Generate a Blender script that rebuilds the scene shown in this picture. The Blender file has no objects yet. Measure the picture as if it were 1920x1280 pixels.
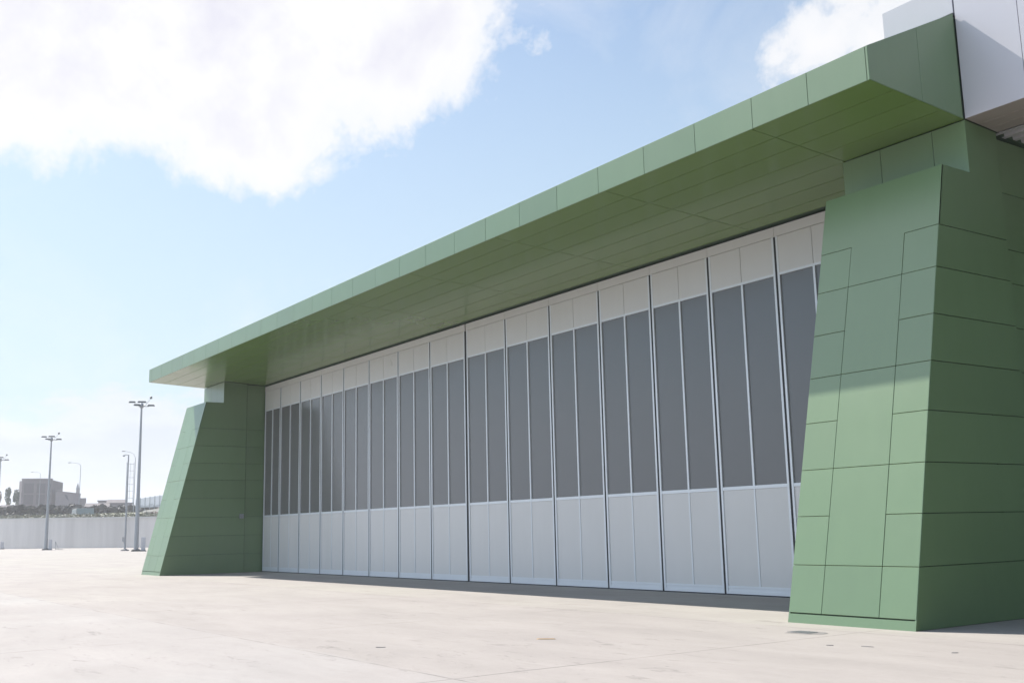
import bpy, bmesh, math, random
from mathutils import Vector, Matrix
random.seed(7)
R = math.radians
scene = bpy.context.scene
COL = scene.collection

# ------------------------------------------------------------------ dimensions (metres, eye height 1.6)
XL, XR = -49.16, -9.88           # outer ends of the hangar front
XO_L, XO_R = -46.50, -12.45      # door opening
XP_R = -12.29                    # inner edge of right buttress
YP, YT, YW, YD = 14.03, 15.84, 16.65, 18.586
YF = 14.056
ZP, ZR, ZT = 7.50, 10.45, 9.19
YS = 17.62                       # end of flush side cladding
def zs(y): return 8.598 - 0.0497 * (y - YF)
LEAN = (YT - YP) / ZP

# ------------------------------------------------------------------ helpers
def tag(o, label=None, cat=None, group=None, kind=None):
    if label: o['label'] = label
    if cat: o['category'] = cat
    if group: o['group'] = group
    if kind: o['kind'] = kind
    return o

def empty(name, loc=(0, 0, 0), parent=None):
    o = bpy.data.objects.new(name, None)
    COL.objects.link(o); o.location = loc
    if parent: o.parent = parent
    o.empty_display_size = 0.3
    return o

class MB:
    """collects geometry and links it as one mesh object"""
    def __init__(s): s.v, s.f, s.m = [], [], []
    def add(s, vs, fs, mi=0):
        b = len(s.v); s.v += [tuple(p) for p in vs]
        for f in fs: s.f.append([b + i for i in f]); s.m.append(mi)
    def box(s, x0, x1, y0, y1, z0, z1, mi=0):
        vs = [(x0,y0,z0),(x1,y0,z0),(x1,y1,z0),(x0,y1,z0),(x0,y0,z1),(x1,y0,z1),(x1,y1,z1),(x0,y1,z1)]
        s.add(vs, [(0,3,2,1),(4,5,6,7),(0,1,5,4),(1,2,6,5),(2,3,7,6),(3,0,4,7)], mi)
    def prism(s, base, top, mi=0):
        n = len(base)
        s.add(list(base) + list(top), [tuple(range(n))[::-1], tuple(range(n, 2*n))] +
              [(i, (i+1) % n, n + (i+1) % n, n + i) for i in range(n)], mi)
    def tube(s, p0, p1, r0, r1=None, n=10, mi=0, cap=True):
        r1 = r0 if r1 is None else r1
        p0, p1 = Vector(p0), Vector(p1); d = (p1 - p0).normalized()
        a = d.orthogonal().normalized(); b = d.cross(a)
        ring = lambda p, r: [p + r*(math.cos(2*math.pi*i/n)*a + math.sin(2*math.pi*i/n)*b) for i in range(n)]
        vs = ring(p0, r0) + ring(p1, r1)
        fs = [(i, (i+1) % n, n + (i+1) % n, n + i) for i in range(n)]
        if cap: fs += [tuple(range(n))[::-1], tuple(range(n, 2*n))]
        s.add(vs, fs, mi)
    def lathe(s, c, prof, n=16, mi=0):
        vs = []
        for r, z in prof:
            vs += [(c[0] + r*math.cos(2*math.pi*i/n), c[1] + r*math.sin(2*math.pi*i/n), c[2] + z) for i in range(n)]
        fs = []
        for k in range(len(prof)-1):
            fs += [(k*n+i, k*n+(i+1) % n, (k+1)*n+(i+1) % n, (k+1)*n+i) for i in range(n)]
        fs += [tuple(range(n))[::-1], tuple(range((len(prof)-1)*n, len(prof)*n))]
        s.add(vs, fs, mi)
    def build(s, name, mats, parent=None, recalc=True, bevel=0, smooth=False):
        me = bpy.data.meshes.new(name); me.from_pydata(s.v, [], s.f)
        mats = mats if isinstance(mats, (list, tuple)) else [mats]
        for m in mats: me.materials.append(m)
        me.polygons.foreach_set('material_index', s.m)
        if recalc:
            bm = bmesh.new(); bm.from_mesh(me)
            bmesh.ops.recalc_face_normals(bm, faces=bm.faces); bm.to_mesh(me); bm.free()
        if smooth: me.polygons.foreach_set('use_smooth', [True]*len(me.polygons))
        me.update()
        o = bpy.data.objects.new(name, me); COL.objects.link(o)
        if parent: o.parent = parent
        if bevel:
            b = o.modifiers.new('bevel', 'BEVEL'); b.width = bevel; b.segments = 2; b.limit_method = 'ANGLE'
        return o

def inset(poly, d):
    """inset a convex 2-d polygon (counter-clockwise or clockwise) by d"""
    n = len(poly); area = sum(poly[i][0]*poly[(i+1)%n][1] - poly[(i+1)%n][0]*poly[i][1] for i in range(n))
    s = 1 if area > 0 else -1
    lines = []
    for i in range(n):
        (x0, y0), (x1, y1) = poly[i], poly[(i+1) % n]
        dx, dy = x1-x0, y1-y0; L = math.hypot(dx, dy)
        nx, ny = -dy/L*s, dx/L*s
        lines.append((x0+nx*d, y0+ny*d, dx, dy))
    out = []
    for i in range(n):
        x1, y1, dx1, dy1 = lines[i-1]; x2, y2, dx2, dy2 = lines[i]
        den = dx1*dy2 - dy1*dx2
        t = ((x2-x1)*dy2 - (y2-y1)*dx2) / den
        out.append((x1+dx1*t, y1+dy1*t))
    return out

def cladding(name, O, U, V, polys, mats, parent, gap=0.009, thick=0.03, back=None, flip=False, jitter=0.0012, bev=0.003):
    """folded-edge metal panels with open joints; O + u*U + v*V is the finished face, the normal U x V looks outward"""
    O, U, V = Vector(O), Vector(U), Vector(V); N = U.cross(V).normalized()
    if flip: N = -N
    mb = MB()
    for p in polys:
        outer = inset(p, gap/2); inner = inset(p, gap/2 + bev)
        dz = random.uniform(-jitter, jitter)
        P = lambda q, h: O + U*q[0] + V*q[1] + N*h
        a = [P(q, -thick) for q in outer]; b = [P(q, dz-0.003) for q in outer]; c = [P(q, dz) for q in inner]
        n = len(p)
        mb.add(a + b + c, [tuple(range(2*n, 3*n))] +
               [(i, (i+1) % n, n+(i+1) % n, n+i) for i in range(n)] +
               [(n+i, n+(i+1) % n, 2*n+(i+1) % n, 2*n+i) for i in range(n)], 0)
    return mb.build(name, mats, parent)

# ------------------------------------------------------------------ materials
def newmat(name):
    m = bpy.data.materials.new(name); m.use_nodes = True
    nt = m.node_tree; b = nt.nodes['Principled BSDF']
    return m, nt, b
def node(nt, t, **kw):
    n = nt.nodes.new(t)
    for k, v in kw.items():
        if k.startswith('i_'): n.inputs[k[2:].replace('_', ' ')].default_value = v
        else: setattr(n, k, v)
    return n
def math_(nt, op, a, b=None, c=None, clamp=False):
    n = nt.nodes.new('ShaderNodeMath'); n.operation = op; n.use_clamp = clamp
    for i, x in enumerate((a, b, c)):
        if x is None: continue
        if isinstance(x, (int, float)): n.inputs[i].default_value = x
        else: nt.links.new(x, n.inputs[i])
    return n.outputs[0]
def mixc(nt, fac, a, b, blend='MIX'):
    n = nt.nodes.new('ShaderNodeMix'); n.data_type = 'RGBA'; n.blend_type = blend
    for s, x in ((n.inputs[0], fac), (n.inputs[6], a), (n.inputs[7], b)):
        if isinstance(x, (int, float)): s.default_value = x
        elif isinstance(x, (tuple, list)): s.default_value = (*x, 1) if len(x) == 3 else x
        else: nt.links.new(x, s)
    return n.outputs[2]
def noise(nt, vec, scale, detail=4, rough=0.55, dist=0.0, out=0):
    n = node(nt, 'ShaderNodeTexNoise'); n.inputs['Scale'].default_value = scale
    n.inputs['Detail'].default_value = detail; n.inputs['Roughness'].default_value = rough
    n.inputs['Distortion'].default_value = dist
    if vec is not None: nt.links.new(vec, n.inputs['Vector'])
    return n.outputs[out]
def mapping(nt, vec, scale=(1,1,1), loc=(0,0,0), rot=(0,0,0)):
    n = node(nt, 'ShaderNodeMapping'); n.inputs['Scale'].default_value = scale
    n.inputs['Location'].default_value = loc; n.inputs['Rotation'].default_value = rot
    nt.links.new(vec, n.inputs['Vector']); return n.outputs[0]
def ramp(nt, fac, stops):
    n = nt.nodes.new('ShaderNodeValToRGB'); e = n.color_ramp.elements
    while len(e) < len(stops): e.new(0.5)
    for i, (p, c) in enumerate(stops):
        e[i].position = p; e[i].color = (c, c, c, 1) if isinstance(c, (int, float)) else (*c, 1)
    nt.links.new(fac, n.inputs[0]); return n.outputs[0]
def bump(nt, b, h, strength, dist=0.01):
    n = node(nt, 'ShaderNodeBump'); n.inputs['Strength'].default_value = strength
    n.inputs['Distance'].default_value = dist
    nt.links.new(h, n.inputs['Height']); nt.links.new(n.outputs[0], b.inputs['Normal'])

def metal_panel(name, col, rough=0.28, spec=0.5, var=0.08, dirt=0.12, wav=0.25):
    """painted aluminium composite panel: small panel-to-panel variation, faint streaks, oil-canning"""
    m, nt, b = newmat(name)
    geo = node(nt, 'ShaderNodeNewGeometry'); pos = geo.outputs['Position']
    rnd = geo.outputs['Random Per Island']
    v = math_(nt, 'MULTIPLY_ADD', rnd, var, 1 - var/2)
    st = noise(nt, mapping(nt, pos, (3.0, 3.0, 0.35)), 1.6, 5, 0.6)
    blot = noise(nt, pos, 0.7, 5, 0.6)
    d = math_(nt, 'MULTIPLY_ADD', math_(nt, 'ADD', st, blot), dirt, 1 - dirt)
    f = math_(nt, 'MULTIPLY', v, d)
    cm = node(nt, 'ShaderNodeVectorMath', operation='SCALE'); cm.inputs[0].default_value = col
    nt.links.new(f, cm.inputs['Scale']); nt.links.new(cm.outputs[0], b.inputs['Base Color'])
    r = math_(nt, 'MULTIPLY_ADD', noise(nt, pos, 1.1, 3), 0.10, rough - 0.05)
    nt.links.new(r, b.inputs['Roughness']); b.inputs['Specular IOR Level'].default_value = spec
    off = node(nt, 'ShaderNodeVectorMath', operation='MULTIPLY_ADD')
    comb = node(nt, 'ShaderNodeCombineXYZ')
    for i in range(3): nt.links.new(rnd, comb.inputs[i])
    nt.links.new(comb.outputs[0], off.inputs[0]); off.inputs[1].default_value = (37, 51, 23); nt.links.new(pos, off.inputs[2])
    h = noise(nt, off.outputs[0], 0.9, 1, 0.4)
    bump(nt, b, h, wav, 0.02)
    return m

def plain(name, col, rough=0.6, metal=0.0, spec=0.5, nscale=3.0, var=0.15, bmp=0.0):
    m, nt, b = newmat(name)
    pos = node(nt, 'ShaderNodeNewGeometry').outputs['Position']
    n = noise(nt, pos, nscale, 5, 0.6)
    f = math_(nt, 'MULTIPLY_ADD', n, var*2, 1 - var)
    cm = node(nt, 'ShaderNodeVectorMath', operation='SCALE'); cm.inputs[0].default_value = col
    nt.links.new(f, cm.inputs['Scale']); nt.links.new(cm.outputs[0], b.inputs['Base Color'])
    b.inputs['Roughness'].default_value = rough; b.inputs['Metallic'].default_value = metal
    b.inputs['Specular IOR Level'].default_value = spec
    if bmp: bump(nt, b, noise(nt, pos, nscale*6, 6, 0.7), bmp, 0.02)
    return m

GREEN = metal_panel('green_panel', (0.120, 0.193, 0.088), 0.33, 0.95, 0.10, 0.10, 0.13)
GREEN_D = plain('green_panel_joint', (0.058, 0.095, 0.058), 0.7)
SOFFIT = metal_panel('green_soffit', (0.135, 0.225, 0.060), 0.19, 0.5, 0.05, 0.06, 0.015)
WHITE = metal_panel('white_panel', (0.49, 0.48, 0.505), 0.35, 0.5, 0.03, 0.05, 0.15)
BEIGE = metal_panel('beige_soffit_panel', (0.36, 0.315, 0.29), 0.45, 0.4, 0.06, 0.06, 0.05)
WHITE_J = plain('white_panel_joint', (0.12, 0.12, 0.17), 0.7)
DOORW = metal_panel('door_infill_panel', (0.580, 0.565, 0.545), 0.30, 0.5, 0.05, 0.07, 0.12)
ALU = plain('aluminium_frame', (0.66, 0.68, 0.70), 0.35, 0.15, 0.5, 2.0, 0.05)
SEAL = plain('rubber_seal', (0.012, 0.012, 0.014), 0.6)
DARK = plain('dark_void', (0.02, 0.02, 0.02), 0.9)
GALV = plain('galvanised_steel', (0.29, 0.305, 0.32), 0.45, 0.5, 0.5, 2.0, 0.12)
LAMPM = plain('lamp_housing', (0.10, 0.11, 0.11), 0.5, 0.2)
CABW = plain('cabinet_paint', (0.50, 0.50, 0.52), 0.5)
WALLC = plain('building_skin', (0.30, 0.28, 0.26), 0.85)

def glass_mat():
    m, nt, b = newmat('tinted_glazing')
    geo = node(nt, 'ShaderNodeNewGeometry'); pos = geo.outputs['Position']; rnd = geo.outputs['Random Per Island']
    cm = node(nt, 'ShaderNodeVectorMath', operation='SCALE'); cm.inputs[0].default_value = (0.128, 0.126, 0.124)
    f = math_(nt, 'MULTIPLY_ADD', rnd, 0.2, 0.9)
    nt.links.new(f, cm.inputs['Scale']); nt.links.new(cm.outputs[0], b.inputs['Base Color'])
    b.inputs['Specular IOR Level'].default_value = 0.6
    r = math_(nt, 'MULTIPLY_ADD', noise(nt, pos, 0.8, 3), 0.10, 0.14)
    nt.links.new(r, b.inputs['Roughness'])
    bump(nt, b, noise(nt, pos, 0.5, 2), 0.12, 0.02)
    return m
GLASS = glass_mat()

def concrete_ground():
    m, nt, b = newmat('concrete_apron')
    pos = node(nt, 'ShaderNodeNewGeometry').outputs['Position']
    sep = node(nt, 'ShaderNodeSeparateXYZ'); nt.links.new(pos, sep.inputs[0]); X, Y = sep.outputs[0], sep.outputs[1]
    wob = noise(nt, pos, 0.35, 3)
    Yw = math_(nt, 'MULTIPLY_ADD', wob, 0.35, math_(nt, 'SUBTRACT', Y, 0.17))
    big = noise(nt, pos, 0.09, 5, 0.6, 0.4)
    med = noise(nt, mapping(nt, pos, (0.35, 1.0, 1)), 0.8, 7, 0.68, 0.3)
    fine = noise(nt, pos, 9, 8, 0.72)
    # two pours: the outer apron (y < 6.4) is paler
    pour = math_(nt, 'MULTIPLY', math_(nt, 'SUBTRACT', Yw, 6.32), 5.0, clamp=True)
    base = mixc(nt, pour, (0.338, 0.320, 0.306), (0.320, 0.294, 0.272))
    near = math_(nt, 'MULTIPLY', math_(nt, 'SUBTRACT', Yw, 13.4), 5.0, clamp=True)
    base = mixc(nt, near, base, (0.330, 0.308, 0.276))
    base = mixc(nt, ramp(nt, big, [(0.38, 0.0), (0.66, 0.8)]), base, (0.305, 0.276, 0.260))
    tone = math_(nt, 'MULTIPLY_ADD', med, 0.50, 0.75)
    tone = math_(nt, 'MULTIPLY', tone, math_(nt, 'MULTIPLY_ADD', fine, 0.16, 0.92))
    # dark scuffs
    sc = noise(nt, mapping(nt, pos, (0.9, 3.2, 1), rot=(0, 0, 0.25)), 1.3, 6, 0.75, 0.6)
    scm = ramp(nt, sc, [(0.57, 0.0), (0.70, 1.0)])
    scg = ramp(nt, noise(nt, pos, 0.22, 3), [(0.40, 0.15), (0.60, 1.0)])
    scuff = math_(nt, 'MULTIPLY', math_(nt, 'MULTIPLY', scm, scg), 0.36)
    pits = ramp(nt, noise(nt, mapping(nt, pos, (1, 2.2, 1)), 5.5, 2, 0.5), [(0.70, 0.0), (0.73, 1.0)])
    scuff = math_(nt, 'ADD', scuff, math_(nt, 'MULTIPLY', math_(nt, 'MULTIPLY', pits, scg), 0.32))
    # joints
    def joint(coord, period, offset, w):
        a = math_(nt, 'ADD', coord, offset)
        f = math_(nt, 'PINGPONG', a, period/2)
        return math_(nt, 'SUBTRACT', 1.0, math_(nt, 'MULTIPLY', f, 1.0/w, clamp=True))
    jw = noise(nt, pos, 1.4, 4, 0.6)
    Xj = math_(nt, 'MULTIPLY_ADD', jw, 0.07, X); Yj = math_(nt, 'MULTIPLY_ADD', jw, 0.07, Y)
    j = math_(nt, 'MAXIMUM', joint(Xj, 7.0, 10.35, 0.022), joint(Yj, 7.0, 0.58, 0.022))
    jb = ramp(nt, noise(nt, pos, 0.8, 3), [(0.42, 0.12), (0.62, 1.0)])
    j = math_(nt, 'MULTIPLY', j, jb)
    jd = math_(nt, 'MULTIPLY', j, 0.65)
    k = math_(nt, 'SUBTRACT', 1.0, math_(nt, 'ADD', jd, scuff), clamp=True)
    k = math_(nt, 'MULTIPLY', k, tone)
    cm = node(nt, 'ShaderNodeVectorMath', operation='SCALE')
    nt.links.new(base, cm.inputs[0]); nt.links.new(k, cm.inputs['Scale'])
    nt.links.new(cm.outputs[0], b.inputs['Base Color'])
    b.inputs['Roughness'].default_value = 0.85; b.inputs['Specular IOR Level'].default_value = 0.25
    h = math_(nt, 'SUBTRACT', math_(nt, 'MULTIPLY', fine, 0.25), j)
    bump(nt, b, h, 0.35, 0.012)
    return m

def retaining_mat():
    m, nt, b = newmat('retaining_concrete')
    pos = node(nt, 'ShaderNodeNewGeometry').outputs['Position']
    st = noise(nt, mapping(nt, pos, (0.22, 0.22, 0.03)), 1.2, 6, 0.65)
    bl = noise(nt, mapping(nt, pos, (0.05, 0.05, 0.02)), 1.0, 2)
    f = math_(nt, 'MULTIPLY_ADD', math_(nt, 'ADD', st, math_(nt, 'MULTIPLY', bl, 1.4)), 0.5, 0.42)
    cm = node(nt, 'ShaderNodeVectorMath', operation='SCALE'); cm.inputs[0].default_value = (0.56, 0.53, 0.50)
    nt.links.new(f, cm.inputs['Scale']); nt.links.new(cm.outputs[0], b.inputs['Base Color'])
    b.inputs['Roughness'].default_value = 0.9
    return m

def grass_hill_mat():
    m, nt, b = newmat('dry_grass_earth')
    pos = node(nt, 'ShaderNodeNewGeometry').outputs['Position']
    n1 = noise(nt, pos, 0.06, 6, 0.7); n2 = noise(nt, pos, 0.6, 6, 0.7)
    c = mixc(nt, ramp(nt, n1, [(0.4, 0), (0.6, 1)]), (0.17, 0.18, 0.11), (0.30, 0.27, 0.21))
    c = mixc(nt, math_(nt, 'MULTIPLY', n2, 0.6), c, (0.07, 0.10, 0.04))
    nt.links.new(c, b.inputs['Base Color']); b.inputs['Roughness'].default_value = 0.95
    return m
def leaf_mat(name, col):
    m, nt, b = newmat(name)
    geo = node(nt, 'ShaderNodeNewGeometry')
    f = math_(nt, 'MULTIPLY_ADD', geo.outputs['Random Per Island'], 0.9, 0.55)
    cm = node(nt, 'ShaderNodeVectorMath', operation='SCALE'); cm.inputs[0].default_value = col
    nt.links.new(f, cm.inputs['Scale']); nt.links.new(cm.outputs[0], b.inputs['Base Color'])
    b.inputs['Roughness'].default_value = 0.7
    return m
LEAFG = leaf_mat('leaf_green', (0.045, 0.085, 0.04))
LEAFD = leaf_mat('leaf_dark', (0.045, 0.045, 0.035))
LEAFR = leaf_mat('leaf_reddish', (0.13, 0.07, 0.05))
BARK = plain('bark', (0.09, 0.07, 0.05), 0.9)

# ------------------------------------------------------------------ polar placement around the viewpoint of the photograph
def at(az, dist, z=0.0):
    a = R(az); return Vector((dist*math.sin(a), dist*math.cos(a), z))

# ================================================================== ground
g = MB()
g.add([(-1500,-500,0),(500,-500,0),(500,1400,0),(-1500,1400,0)], [(0,1,2,3)])
ground = g.build('ground', concrete_ground(), recalc=False)
tag(ground, 'pale concrete apron with worn slab joints', 'ground', kind='structure')

# ================================================================== hangar
hangar = empty('hangar', (-29.5, 16.65, 0))
tag(hangar, 'long green panelled hangar with a row of tall grey folding doors under a canopy', 'hangar')
HL = Vector((-29.5, 16.65, 0))
def fix(o):
    o.matrix_parent_inverse = Matrix.Translation(-HL); return o

# row heights of the cladding seams
ROWS_R = [0.16, 0.92, 1.71, 2.49, 3.30, 4.10, 4.88, 5.68, 6.42]
ROWS_L = [0.16, 0.82, 1.63, 2.43, 3.24, 4.05, 4.79, 5.55, 6.33]
def yl(z): return YP + LEAN*z      # inclined front line

def buttress(x0, x1, rows, cols, which):
    root = MB()
    ins = 0.035
    prof = [(YP+0.05, 0.0), (YT+ins+0.02, ZP-ins), (YW, ZP-ins), (YW, 0.0)]
    root.prism([(x0+ins, y, z) for y, z in prof], [(x1-ins, y, z) for y, z in prof])
    b = fix(root.build('buttress', GREEN_D, hangar))
    # inclined front face
    L = math.hypot(1, LEAN); U = Vector((1, 0, 0)); V = Vector((0, LEAN, 1)).normalized()
    O = Vector((0, YP, 0))
    polys = []
    a, c = cols
    w = x1 - x0
    zt = [0.16] + rows[1:] + [ZP]
    for i in range(len(zt)-2):
        polys.append([(x0, zt[i]*L), (x0+a, zt[i]*L), (x0+a, zt[i+1]*L), (x0, zt[i+1]*L)])
        polys.append([(x0+c, zt[i]*L), (x1, zt[i]*L), (x1, zt[i+1]*L), (x0+c, zt[i+1]*L)])
    mids = [0.16, rows[1], rows[3], rows[5], rows[7], ZP]
    for i in range(len(mids)-2):
        polys.append([(x0+a, mids[i]*L), (x0+c, mids[i]*L), (x0+c, mids[i+1]*L), (x0+a, mids[i+1]*L)])
    fc = cladding('front_cladding', O, U, V, polys, GREEN, b)
    # the topmost sheet is one piece: full width, reaching down between the side columns
    h = 0.0045; z8, z7, zp = zt[-2]*L + h, rows[7]*L + h, ZP*L
    pts = [(x0, z8), (x0+a+h, z8), (x0+a+h, z7), (x0+c-h, z7), (x0+c-h, z8), (x1, z8), (x1, zp), (x0, zp)]
    tm = MB(); N_ = U.cross(V).normalized()
    lo = [O + U*p[0] + V*p[1] - N_*0.03 for p in pts]; hi = [O + U*p[0] + V*p[1] for p in pts]
    tm.add(lo + hi, [(8, 9, 12, 13, 14, 15), (9, 10, 11, 12)] + [(i, (i+1) % 8, 8+(i+1) % 8, 8+i) for i in range(8)])
    tm.build('top_sheet', GREEN, b)
    # plinth strip set back a little
    p = MB(); ya, yb = YP+0.006, YP+0.006+LEAN*0.142
    p.prism([(x0+0.002, ya, 0), (x1-0.002, ya, 0), (x1-0.002, ya+0.06, 0), (x0+0.002, ya+0.06, 0)], [(x0+0.002, yb, 0.142), (x1-0.002, yb, 0.142), (x1-0.002, yb+0.06, 0.142), (x0+0.002, yb+0.06, 0.142)])
    p.build('plinth', GREEN, b)
    t = MB(); t.box(x0+0.008, x1-0.008, YT+0.01, YW-0.004, ZP-0.034, ZP+0.004); t.build('top_flashing', GREEN, b)
    return b

bR = buttress(XP_R, XR, ROWS_R, (0.67, 1.76), 'r')
bL = buttress(XL, XO_L, ROWS_L, (0.70, 1.80), 'l')

def side_polys(rows, yend, split=None):
    """(y, z) panels of a buttress flank, clipped by the inclined front line"""
    out = []
    zt = [0.0] + rows[1:] + [ZP]
    for i in range(len(zt)-2):
        a, c = zt[i], zt[i+1]
        out.append([(yl(a), a), (yend, a), (yend, c), (yl(c), c)])
    a = zt[-2]
    return out, a
polys, a = side_polys(ROWS_R, YS)
polys.append([(yl(a), a), (YS, a), (YS, ZP), (YT, ZP)])
polys2 = [[(YW, ZP), (YS, ZP), (YS, zs(YS)-0.012), (YW, zs(YW)-0.012)]]
# merge the upper flank into one sheet so that only the seams of the photograph show
big = [(yl(a), a), (YS, a), (YS, zs(YS)-0.012), (YW, zs(YW)-0.012), (YW, ZP), (YT, ZP)]
flank = polys[:-1]
def flank_object(name, X, flank, big, flip, parent):
    mb = MB(); s = -1 if flip else 1
    for p in flank:
        o = inset(p, 0.007)
        mb.prism([(X - s*0.03, y, z) for y, z in o], [(X, y, z) for y, z in o])
    # non convex sheet: two convex pieces sharing an edge, built as a single island
    e = 0.007
    pts = [(big[0][0]+e, big[0][1]+e), (big[1][0]-e, big[1][1]+e), (big[2][0]-e, big[2][1]), (big[3][0], big[3][1]), (big[4][0], big[4][1]), (big[5][0]+e*0.3, big[5][1])]
    lo = [(X, y, z) for y, z in pts]; hi = [(X - s*0.03, y, z) for y, z in pts]
    mb.add(lo + hi, [(0, 1, 4, 5), (1, 2, 3, 4), (0, 5, 11, 6), (5, 4, 10, 11), (4, 3, 9, 10), (3, 2, 8, 9), (2, 1, 7, 8), (1, 0, 6, 7), (11, 10, 7, 6), (10, 9, 8, 7)])
    return mb.build(name, GREEN, parent)
flank_object('side_cladding', XR, flank, big, False, bR)
# hidden flanks (towards the opening on the right, outer flank on the left)
flank_object('side_cladding', XP_R, flank, [(yl(a), a), (YS, a), (YS, zs(YS)-0.012), (YW, zs(YW)-0.012), (YW, ZP), (YT, ZP)], True, bR)
polysL, aL = side_polys(ROWS_L, YS+0.1)
YSL = YS + 0.12
polysL, aL = side_polys(ROWS_L, YSL)
bigL = [(yl(aL), aL), (YSL, aL), (YSL, zs(YSL)-0.012), (YW, zs(YW)-0.012), (YW, ZP), (YT, ZP)]
flank_object('side_cladding', XO_L, polysL, bigL, False, bL)
flank_object('side_cladding', XL, polysL, bigL, True, bL)

# front walls above the buttresses (plane YW)
wm = MB(); wm.box(XR-2.56, XR-0.032, YW+0.032, YS-0.01, 0.0, 8.36); wm.box(XR-2.56, XR-0.16, YS-0.01, YD+0.2, 0.0, 8.33)
wall = fix(wm.build('front_wall', GREEN_D, hangar))
wm = MB(); wm.box(XL+0.032, XO_L-0.032, YW+0.032, YSL-0.01, 0.0, 8.36); wm.box(XL+0.10, XO_L-0.08, YSL-0.01, YD+0.2, 0.0, 8.33)
wall_l = fix(wm.build('front_wall', GREEN_D, hangar))
z1 = zs(YW) - 0.012
pf = []
for x0, x1 in ((-12.47, -11.62), (-11.62, -10.53), (-10.53, XR)):
    pf.append([(x0, ZP+0.004), (x1, ZP+0.004), (x1, z1), (x0, z1)])
pfr, pf = pf, []
for x0, x1 in ((XL, -48.2), (-48.2, -47.4), (-47.4, XO_L)):
    pf.append([(x0, ZP+0.004), (x1, ZP+0.004), (x1, z1), (x0, z1)])
cladding('wall_cladding', (0, YW, 0), (1,0,0), (0,0,1), pfr, GREEN, wall)
cladding('wall_cladding', (0, YW, 0), (1,0,0), (0,0,1), pf, GREEN, wall_l)
# recessed reveal strip beside the doors (left) and set-back main side wall (right)
rl = []
zz = [0.0] + ROWS_L[1:]
for i in range(len(zz)-1): rl.append([(YSL+0.01, zz[i]), (YD+0.03, zz[i]), (YD+0.03, zz[i+1]), (YSL+0.01, zz[i+1])])
rl.append([(YSL+0.01, zz[-1]), (YD+0.03, zz[-1]), (YD+0.03, 8.37), (YSL+0.01, 8.38)])
cladding('reveal_cladding', (XO_L-0.045, 0, 0), (0,1,0), (0,0,1), rl, GREEN, wall_l)
sw = []
zz = [0.0, 0.92, 1.71, 2.49, 3.30, 4.10, 4.88, 5.68, 6.30, 7.35, 8.36]
ys = [YS+0.012, 18.9, 20.6, 22.3, 24.0, 25.7, 27.4, 29.1, 30.8, 32.5, 34.2, 36.0]
for i in range(len(zz)-1):
    for k in range(len(ys)-1): sw.append([(ys[k], zz[i]), (ys[k+1], zz[i]), (ys[k+1], zz[i+1]), (ys[k], zz[i+1])])
body = MB()
body.box(XL+0.15, XR-0.16, YD+0.2, 36.0, 0.0, 8.30); 
bodyo = fix(body.build('main_hall', WALLC, hangar))
cladding('hall_cladding', (XR-0.10, 0, 0), (0,1,0), (0,0,1), sw, GREEN, bodyo)
cladding('hall_cladding', (XL+0.06, 0, 0), (0,1,0), (0,0,1), sw, GREEN, bodyo, flip=True)
# electrical box on the left reveal
eb = MB(); eb.box(XO_L+0.002, XO_L+0.10, 17.48, 17.66, 2.36, 2.56); eb.box(XO_L+0.10, XO_L+0.115, 17.52, 17.62, 2.42, 2.50)
fix(eb.build('switch_box', GALV, hangar, bevel=0.006))

# ---- canopy
cm_ = MB()
e = 0.035
prof = [(YF+e, zs(YF)+e), (YF+e, ZT-e), (YW+0.3, ZR-e-0.02+0.14), (YW+0.3, zs(YW+0.3)+e)]
prof = [(YF+e, zs(YF)+e), (YF+e, ZT-e), (YW-0.02, ZR-e-0.02), (36.0, ZR-e), (36.0, 8.34), (YD+0.2, 8.34+0.03), (YW, zs(YW)+e)]
cm_.prism([(XL+e, y, z) for y, z in prof], [(XR-e, y, z) for y, z in prof])
canopy = fix(cm_.build('canopy', GREEN_D, hangar))
joints = [-11.125, -12.38]
x = -12.38 - 1.4548
while x > XL + 0.4: joints.append(x); x -= 1.4548
xs = [XR-0.05] + joints + [XL]
fp = []
for i in range(len(xs)-1):
    fp.append([(xs[i+1], zs(YF)-0.004), (xs[i], zs(YF)-0.004), (xs[i], ZT), (xs[i+1], ZT)])
fp.append([(XR-0.05, zs(YF)-0.004), (XR, zs(YF)-0.004), (XR, ZT), (XR-0.05, ZT)])
cladding('fascia', (0, YF, 0), (1,0,0), (0,0,1), fp, GREEN, canopy)
def roofz(y): return ZT + (ZR-ZT)*(y-YF)/(YW-YF)
ym = 15.46
ep = [[(YF+0.004, zs(YF)), (ym, zs(ym)), (ym, roofz(ym)), (YF+0.004, ZT)],
      [(ym, zs(ym)), (YW-0.03, zs(YW)), (YW-0.03, ZR-0.01), (ym, roofz(ym))]]
cladding('end_cladding', (XR, 0, 0), (0,1,0), (0,0,1), ep, GREEN, canopy)
cladding('end_cladding', (XL, 0, 0), (0,1,0), (0,0,1), ep, GREEN, canopy, flip=True)
# roof sheet: slope + flat part
rs = MB()
t = 0.03
rs.prism([(XL+0.01, YF+0.032, ZT-t), (XL+0.01, YF+0.032, ZT-0.004), (XL+0.01, YW-0.035, ZR-0.004-0.015), (XL+0.01, YW-0.035, ZR-t-0.015)],
         [(XR-0.01, YF+0.032, ZT-t), (XR-0.01, YF+0.032, ZT-0.004), (XR-0.01, YW-0.035, ZR-0.004-0.015), (XR-0.01, YW-0.035, ZR-t-0.015)])
rs.build('roof_sheet', GREEN, canopy)
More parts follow.
